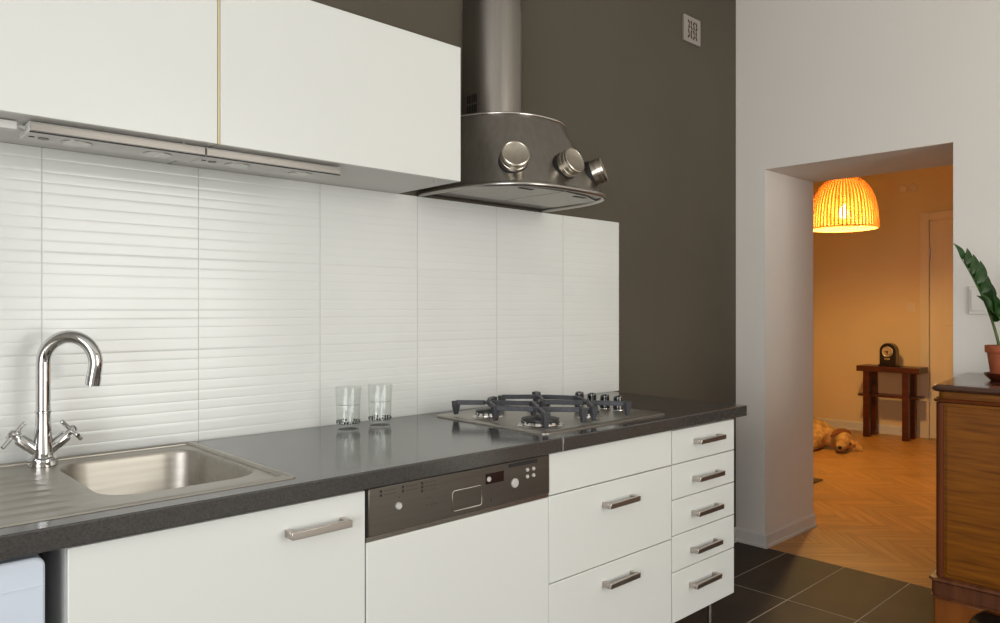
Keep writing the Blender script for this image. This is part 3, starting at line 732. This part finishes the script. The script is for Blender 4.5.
# ------------------------------------------------------------------ potted plant
PX, PY, PZ = 3.335, .742, .9801
t = tag(MB().lathe([(.046,0),(.050,.003),(.066,.020),(.069,.030),(.066,.030),(.062,.020),(.048,.006)], (PX,PY,PZ), 32).build('plant_saucer', 'saucer_glaze', None, True, org=(PX,PY,PZ)), 'dark glazed saucer under the terracotta pot', 'saucer')
t = thing('potted_plant', (PX, PY, PZ+.0065), 'green glossy leaved houseplant in a terracotta pot on the sideboard', 'plant')
z0 = PZ+.0066
MB().lathe([(.045,0),(.058,.095),(.0585,.100),(.0640,.101),(.0655,.104),(.0660,.126),(.0645,.129),(.060,.128),(.057,.112),(.03,.112)], (PX,PY,z0), 36).build('pot', 'terracotta', t, True)
MB().lathe([(.0575,.1125),(.052,.118),(.03,.121),(.002,.122)], (PX,PY,z0), 24).build('soil', 'soil', t, True)
def leaf_mesh():
    m = MB(); L_ = 1.; secs = []
    for k in range(8):
        q = k/7; wd = .27*(math.sin(PI*min(1, q**.8))**.75)*(1-.25*q)+.004; z = .10*math.sin(PI*q)-.12*q*q
        secs.append([(q*L_, -wd, z+.05*wd*4), (q*L_, -wd*.5, z+.012), (q*L_, 0, z-.012), (q*L_, wd*.5, z+.012), (q*L_, wd, z+.05*wd*4),
                     (q*L_, wd*.5, z-.008), (q*L_, 0, z-.034), (q*L_, -wd*.5, z-.008)])
    m.loft(secs); return m.mesh('leaflet', 'leaf', smooth=True)
LM = leaf_mesh(); O = ORG[t.name]
right = Vector((math.sin(TH), -math.cos(TH), 0)); away = Vector((math.cos(TH), math.sin(TH), 0)); up = Vector((0,0,1))
def right_lat(tn, nrm, side): return tn.cross(nrm).normalized()*(1 if side > 0 else -1)
def frond(base, bend, tip, n_, lsize, side, rmax=.006):
    base, bend, tip = Vector(base), Vector(bend), Vector(tip); K = 16; P = []
    for k in range(K+1):
        q = k/K; P.append((1-q)**2*base+2*q*(1-q)*bend+q*q*tip)
    st = MB().tube([tuple(p) for p in P], [rmax*(1-.8*k/K) for k in range(K+1)], 9).build('frond', 'stem_green', t, True)
    for i in range(n_):
        q = .30+.68*i/(n_-1); p = (1-q)**2*base+2*q*(1-q)*bend+q*q*tip; tn = (2*(1-q)*(bend-base)+2*q*(tip-bend)).normalized()
        sd = side if i % 2 == 0 else -side
        nrm = (away*-.55 + up*.25 + right*.2).normalized()
        d = (tn*.50 + right_lat(tn, nrm, side)*.85 + (-away)*(.10+.12*random.random())).normalized() if sd == side else (tn*.9 + right_lat(tn, nrm, side)*.42 + away*.12).normalized()
        x_ = d; z_ = (nrm - x_*nrm.dot(x_)).normalized(); y_ = z_.cross(x_)
        s_ = lsize*(.75+.5*math.sin(PI*min(1, (q-.2)/.8)))*(.9+.2*random.random())
        o = bpy.data.objects.new('leaflet', LM); C.objects.link(o); o.parent = st
        o.matrix_local = Matrix.Translation(p-O) @ Matrix(((x_.x,y_.x,z_.x,0),(x_.y,y_.y,z_.y,0),(x_.z,y_.z,z_.z,0),(0,0,0,1))) @ Matrix.Diagonal((s_,s_,s_,1))
b0 = Vector((PX, PY, z0+.115))
frond(b0-right*.02, b0-right*.055+up*.17, b0-right*.180+up*.345-away*.02, 14, .082, 1)
frond(b0+right*.0-away*.02, b0-right*.01+up*.11-away*.03, b0-right*.105+up*.155-away*.06, 7, .078, 1, .005)
frond(b0+right*.015, b0+right*.0+up*.15-away*.03, b0+right*.06+up*.28-away*.06, 11, .080, -1)
frond(b0+right*.02-away*.01, b0+right*.05+up*.14, b0+right*.18+up*.30, 12, .080, -1)
frond(b0+right*.0+away*.02, b0+right*.02+up*.10+away*.03, b0-right*.02+up*.19-away*.03, 7, .078, 1, .005)

# ------------------------------------------------------------------ switches and discs
def plate(name, lbl, cat, x, yc, zc_, wy, wz, parts):
    t = thing(name, (x, yc, zc_-wz/2), lbl, cat)
    MB().box(x-.008, x, yc-wy/2, yc+wy/2, zc_-wz/2, zc_+wz/2).build('plate', 'switch_white' if x < 5 else 'door_cream', t, bevel=.002)
    for dy, w_, h_ in parts: MB().box(x-.012, x-.0081, yc+dy-w_/2, yc+dy+w_/2, zc_-h_/2, zc_+h_/2).build('rocker', 'switch_white' if x < 5 else 'door_cream', t, bevel=.001)
plate('light_switch', 'white light switch on the white wall behind the plant', 'switch', XE, .918, 1.292, .075, .120, [(-.0, .055, .09)])
plate('light_switch', 'small cream light switch on the hall wall beside the door', 'switch', XB, 2.569, 1.28, .085, .085, [(0, .05, .055)])
for y, z, l in ((2.645, 2.455, 'round pale wall disc high in the hall, the one farther from the door'), (2.551, 2.457, 'round pale wall disc high in the hall, the one nearer the door')):
    m = MB(); m.x = frame((XB, y, z), (-1,0,0)); m.lathe([(.042,0),(.042,.006),(.036,.012),(.030,.012),(.028,.009),(.004,.009)], n=28)
    tag(m.build('wall_disc', 'door_cream', None, True), l, 'wall disc', 'round discs high on the hall wall')

# ------------------------------------------------------------------ hall table, clock, mat
t = thing('console_table', (7.78, 2.66, 0), 'narrow dark brown wooden console table against the hall wall', 'table')
tx0, tx1, ty0, ty1 = 7.645, 7.915, 2.388, 2.955
MB().box(tx0, tx1, ty0, ty1, .646, .700).build('table_top', 'table_wood', t, bevel=.003)
for x in (tx0+.01, tx1-.075):
    for y in (ty0+.095, ty1-.115): MB().box(x, x+.055, y, y+.055, 0, .6455).build('leg', 'table_wood', t, bevel=.002)
MB().box(tx0+.070, tx1-.002, ty0+.03, ty1+.012, .395, .415).build('shelf', 'table_wood', t, bevel=.002)
t = thing('table_clock', (7.77, 2.69, .700), 'small dark arched clock with a pale dial on the hall table', 'clock')
def arch(hw, z0_, zs, n=14): return [(-hw, z0_)] + [(-hw*math.cos(PI*i/n), zs+hw*1.05*math.sin(PI*i/n)) for i in range(n+1)] + [(hw, z0_)]
m = MB(); m.x = Matrix(((0,0,1,7.72),(-1,0,0,2.69),(0,1,0,.701),(0,0,0,1)))
m.prism(arch(.074, .018, .148), 0, .095); m.build('case', 'clock_case', t, bevel=.004)
MB().box(7.71, 7.825, 2.69-.082, 2.69+.082, .7005, .7188).build('base', 'clock_case', t, bevel=.003)
m = MB(); m.x = frame((7.7195, 2.69, .701+.142), (-1,0,0)); m.lathe([(.049,-.001),(.049,.002),(.046,.003)], n=28); dl = m.build('dial', 'clock_dial', t, True)
m = MB(); m.x = frame((7.7165, 2.69, .701+.142), (-1,0,0)); m.box(-.0025,.0025,-.005,.034,0,.0015).box(-.005,.026,-.0025,.0025,.0016,.003).lathe([(.007,0),(.007,.004)], n=12); m.build('hands', 'clock_case', dl)
m = MB(); m.x = frame((7.7185, 2.69, .701+.142), (-1,0,0)); m.tube([(.047*math.cos(2*PI*k/28), .047*math.sin(2*PI*k/28), .001) for k in range(28)], .004, 8, True); m.build('bezel', 'joint_metal', dl, True)
MB().box(7.7175, 7.7205, 2.69-.022, 2.69+.028, .767, .782).build('name_plate', 'clock_dial', t)
tag(MB().prism([(5.12, 2.345), (5.46, 2.345), (5.46, 3.0), (5.12, 3.0)], .0003, .010).build('doormat', 'mat_brown', bevel=.003), 'brown doormat on the parquet just behind the doorway jamb', 'doormat')

# ------------------------------------------------------------------ sleeping dog
BXd, BYd = 6.72, 2.72
def P(r, f, z): v = (right*r+away*f)*1.08; return (BXd+v.x, BYd+v.y, z*1.08)
t = thing('dog', (BXd, BYd, 0), 'golden retriever asleep on its side on the hall parquet', 'dog')
mb = MB()
def cap(p0, r0, p1, r1, n=7):
    for k in range(n+1):
        q = k/n; c = tuple(a_+(b_-a_)*q for a_, b_ in zip(p0, p1)); mb.ball(c, 1.08*(r0+(r1-r0)*q), 16, 12)
cap(P(-.12,.20,.118), .114, P(-.30,.29,.150), .148)      # shoulders to ribcage
cap(P(-.30,.29,.150), .148, P(-.55,.37,.125), .124)      # ribcage to loin
cap(P(-.55,.37,.125), .120, P(-.76,.42,.125), .122)      # pelvis
cap(P(-.13,.19,.115), .100, P(.0,.07,.090), .074)        # neck
mb.ball(P(.02,.02,.086), (.078,.078,.078), 18, 14)       # skull
mb.ball(P(.045,.0,.060), (.068,.068,.056), 16, 12)       # cheek on the floor
cap(P(.0,-.02,.078), .056, P(-.040,-.075,.058), .043, 5) # muzzle
cap(P(-.040,-.075,.058), .043, P(-.066,-.112,.050), .034, 4)
cap(P(-.17,.10,.09), .070, P(-.24,.0,.055), .045, 6)     # upper front leg
cap(P(-.24,.0,.055), .042, P(-.42,-.05,.036), .030, 8)
cap(P(-.42,-.05,.036), .032, P(-.48,-.06,.034), .034, 3)
cap(P(-.14,.13,.07), .065, P(-.20,.05,.04), .038, 6)     # lower front leg, folded
cap(P(-.20,.05,.04), .036, P(-.33,.03,.034), .030, 6)
cap(P(-.74,.38,.12), .105, P(-.62,.15,.085), .065, 7)    # thigh, knee forward
cap(P(-.62,.15,.085), .058, P(-.82,.02,.05), .034, 7)    # shank to hock
cap(P(-.82,.02,.05), .032, P(-.68,-.06,.034), .030, 6)
cap(P(-.70,.34,.06), .07, P(-.60,.10,.05), .05, 6)
cap(P(-.60,.10,.05), .046, P(-.76,-.04,.034), .030, 6)
cap(P(-.87,.44,.11), .05, P(-1.08,.36,.04), .034, 7)     # tail
cap(P(-1.08,.36,.04), .036, P(-1.24,.26,.03), .024, 6)
mb.v = [(x, y, max(z, .002)) for x, y, z in mb.v]
tmp = mb.build('dog_tmp', 'dog_fur', None, True)
rm = tmp.modifiers.new('r', 'REMESH'); rm.mode = 'VOXEL'; rm.voxel_size = .009; rm.use_smooth_shade = True
sm = tmp.modifiers.new('s', 'SMOOTH'); sm.factor = .6; sm.iterations = 6
dg = bpy.context.evaluated_depsgraph_get(); me = bpy.data.meshes.new_from_object(tmp.evaluated_get(dg))
off = Vector(tmp.location) - ORG[t.name]; me.transform(Matrix.Translation(off))
zmin = min(v.co.z for v in me.vertices); me.transform(Matrix.Translation((0,0,-zmin+.0005)))
from mathutils import noise as _n
nrm_ = [v.normal.copy() for v in me.vertices]
for v, vn in zip(me.vertices, nrm_):      # shaggy coat: clumps running along the body
    c_ = v.co; k = _n.fractal(Vector((c_.x*16, c_.y*16, c_.z*34)), 1.0, 2.0, 3); far = min(1, (Vector((c_.x, c_.y, 0))).length/.16)
    v.co = c_ + vn*(.0085*k*(.30+.70*far)) if c_.z > .012 else c_
me.materials.clear(); me.materials.append(M['dog_fur']); me.polygons.foreach_set('use_smooth', [True]*len(me.polygons))
bpy.data.objects.remove(tmp)
body = bpy.data.objects.new('body', me); C.objects.link(body); body.parent = t; ORG[body.name] = ORG[t.name]
def flap(pts, wd, name, m_, par):
    secs = []; pts = [Vector(p) for p in pts]
    for i, p in enumerate(pts):
        q = i/(len(pts)-1); k = wd*(.55+.6*math.sin(PI*min(1,q*.85+.1)))*(1-.55*q*q)
        tn = (pts[min(i+1,len(pts)-1)]-pts[max(i-1,0)]).normalized(); e = tn.cross((up*.75-away*.65)).normalized(); n_ = e.cross(tn).normalized()
        secs.append([tuple(p+e*k*math.cos(2*PI*j/10)+n_*.010*math.sin(2*PI*j/10)) for j in range(10)])
    return MB().loft(secs).build(name, m_, par, True)
flap([P(.085,.03,.140), P(.045,.03,.158), P(.0,.025,.160), P(-.05,.02,.146), P(-.085,.01,.118)], .032, 'ear', 'dog_ear', body)
flap([P(.085,.0,.085), P(.115,-.01,.05), P(.14,-.02,.022), P(.15,-.03,.014)], .040, 'ear', 'dog_fur', body)
MB().ball(P(-.080,-.136,.054), (.019,.019,.016), 14, 10).build('nose', 'dog_nose', body, True)
MB().ball(P(-.004,-.060,.108), (.0115,.0115,.008), 12, 8).build('eye', 'dog_nose', body, True)
MB().ball(P(.038,-.072,.074), (.010,.010,.008), 12, 8).build('eye', 'dog_nose', body, True)
MB().tube([P(-.072,-.142,.040), P(-.05,-.125,.028), P(-.015,-.100,.026), P(.012,-.080,.030)], .0045, 8).build('mouth', 'dog_nose', body, True)

# ------------------------------------------------------------------ pendant lamp
LX, LY, LZ = 6.0, 2.415, 1.893
t = thing('pendant_lamp', (LX, LY, LZ), 'lit woven wicker pendant lamp hanging in the hall', 'lamp')
prof = [(r_*.965, z_) for r_, z_ in [(.252,0),(.250,.06),(.245,.12),(.236,.18),(.223,.235),(.203,.285),(.175,.330),(.140,.368),(.100,.395),(.060,.408)]]
def prof_at(z):
    for (r0, z0_), (r1, z1_) in zip(prof, prof[1:]):
        if z <= z1_: q = (z-z0_)/(z1_-z0_); return r0+(r1-r0)*q
    return prof[-1][0]
m = MB(); NS = 54
sp_ = []; L_ = 0
for k in range(len(prof)-1): L_ += math.dist(prof[k], prof[k+1])
def along(s):
    for k in range(len(prof)-1):
        d = math.dist(prof[k], prof[k+1])
        if s <= d or k == len(prof)-2: q = min(1, s/d); return tuple(a_+(b_-a_)*q for a_, b_ in zip(prof[k], prof[k+1]))
        s -= d
nr = 40
for j in range(nr):                       # weavers running behind and between the stakes
    r, z = along(L_*(j+.5)/nr); pts = []
    for i in range(NS*2):
        a_ = 2*PI*i/(NS*2); am = .0045*(1 if ((i//2)+j) % 2 == 0 else -1) if i % 2 == 0 else 0
        pts.append((LX+(r+am-.003)*math.cos(a_), LY+(r+am-.003)*math.sin(a_), LZ+z))
    m.tube(pts, .0048, 5, True)
tag(m.build('shade_weave', 'wicker', t, True, label='woven wicker shade'), kind='stuff')
m = MB()
for i in range(NS):
    a_ = 2*PI*i/NS; m.tube([(LX+(r+.003)*math.cos(a_), LY+(r+.003)*math.sin(a_), LZ+z) for r, z in prof], [min(.0072, r*.031) for r, z in prof], 6)
tag(m.build('shade_stakes', 'wicker', t, True), kind='stuff')
m = MB()
for z_, r_ in ((0, .0075), (.408, .007)):
    rr = prof_at(z_); MB().tube([(LX+rr*math.cos(2*PI*k/48), LY+rr*math.sin(2*PI*k/48), LZ+z_) for k in range(48)], r_, 8, True).build('shade_rim', 'wicker', t, True)
MB().lathe([(.058,.406),(.058,.414),(.02,.418),(.02,.20),(.018,.19)][::-1], (LX,LY,LZ), 20).build('lamp_holder', 'trim_white', t, True)
MB().lathe([(.012,.188),(.016,.175),(.028,.150),(.034,.125),(.032,.105),(.022,.090),(.004,.084)][::-1], (LX,LY,LZ), 22).build('bulb', 'bulb', t, True)
MB().tube([(LX,LY,LZ+.415),(LX,LY,ZC-.03)], .004, 8).build('cord', 'trim_white', t, True)
MB().lathe([(.05,-.035),(.05,-.002),(.03,0)], (LX,LY,ZC), 20).build('ceiling_rose', 'trim_white', t, True)
l = bpy.data.lights.new('lamp_light', 'POINT'); l.energy = 80; l.color = (1.0, .66, .24); l.shadow_soft_size = .06
lo_ = bpy.data.objects.new('lamp_light', l); C.objects.link(lo_); lo_.parent = t; lo_.location = (0, 0, .072)
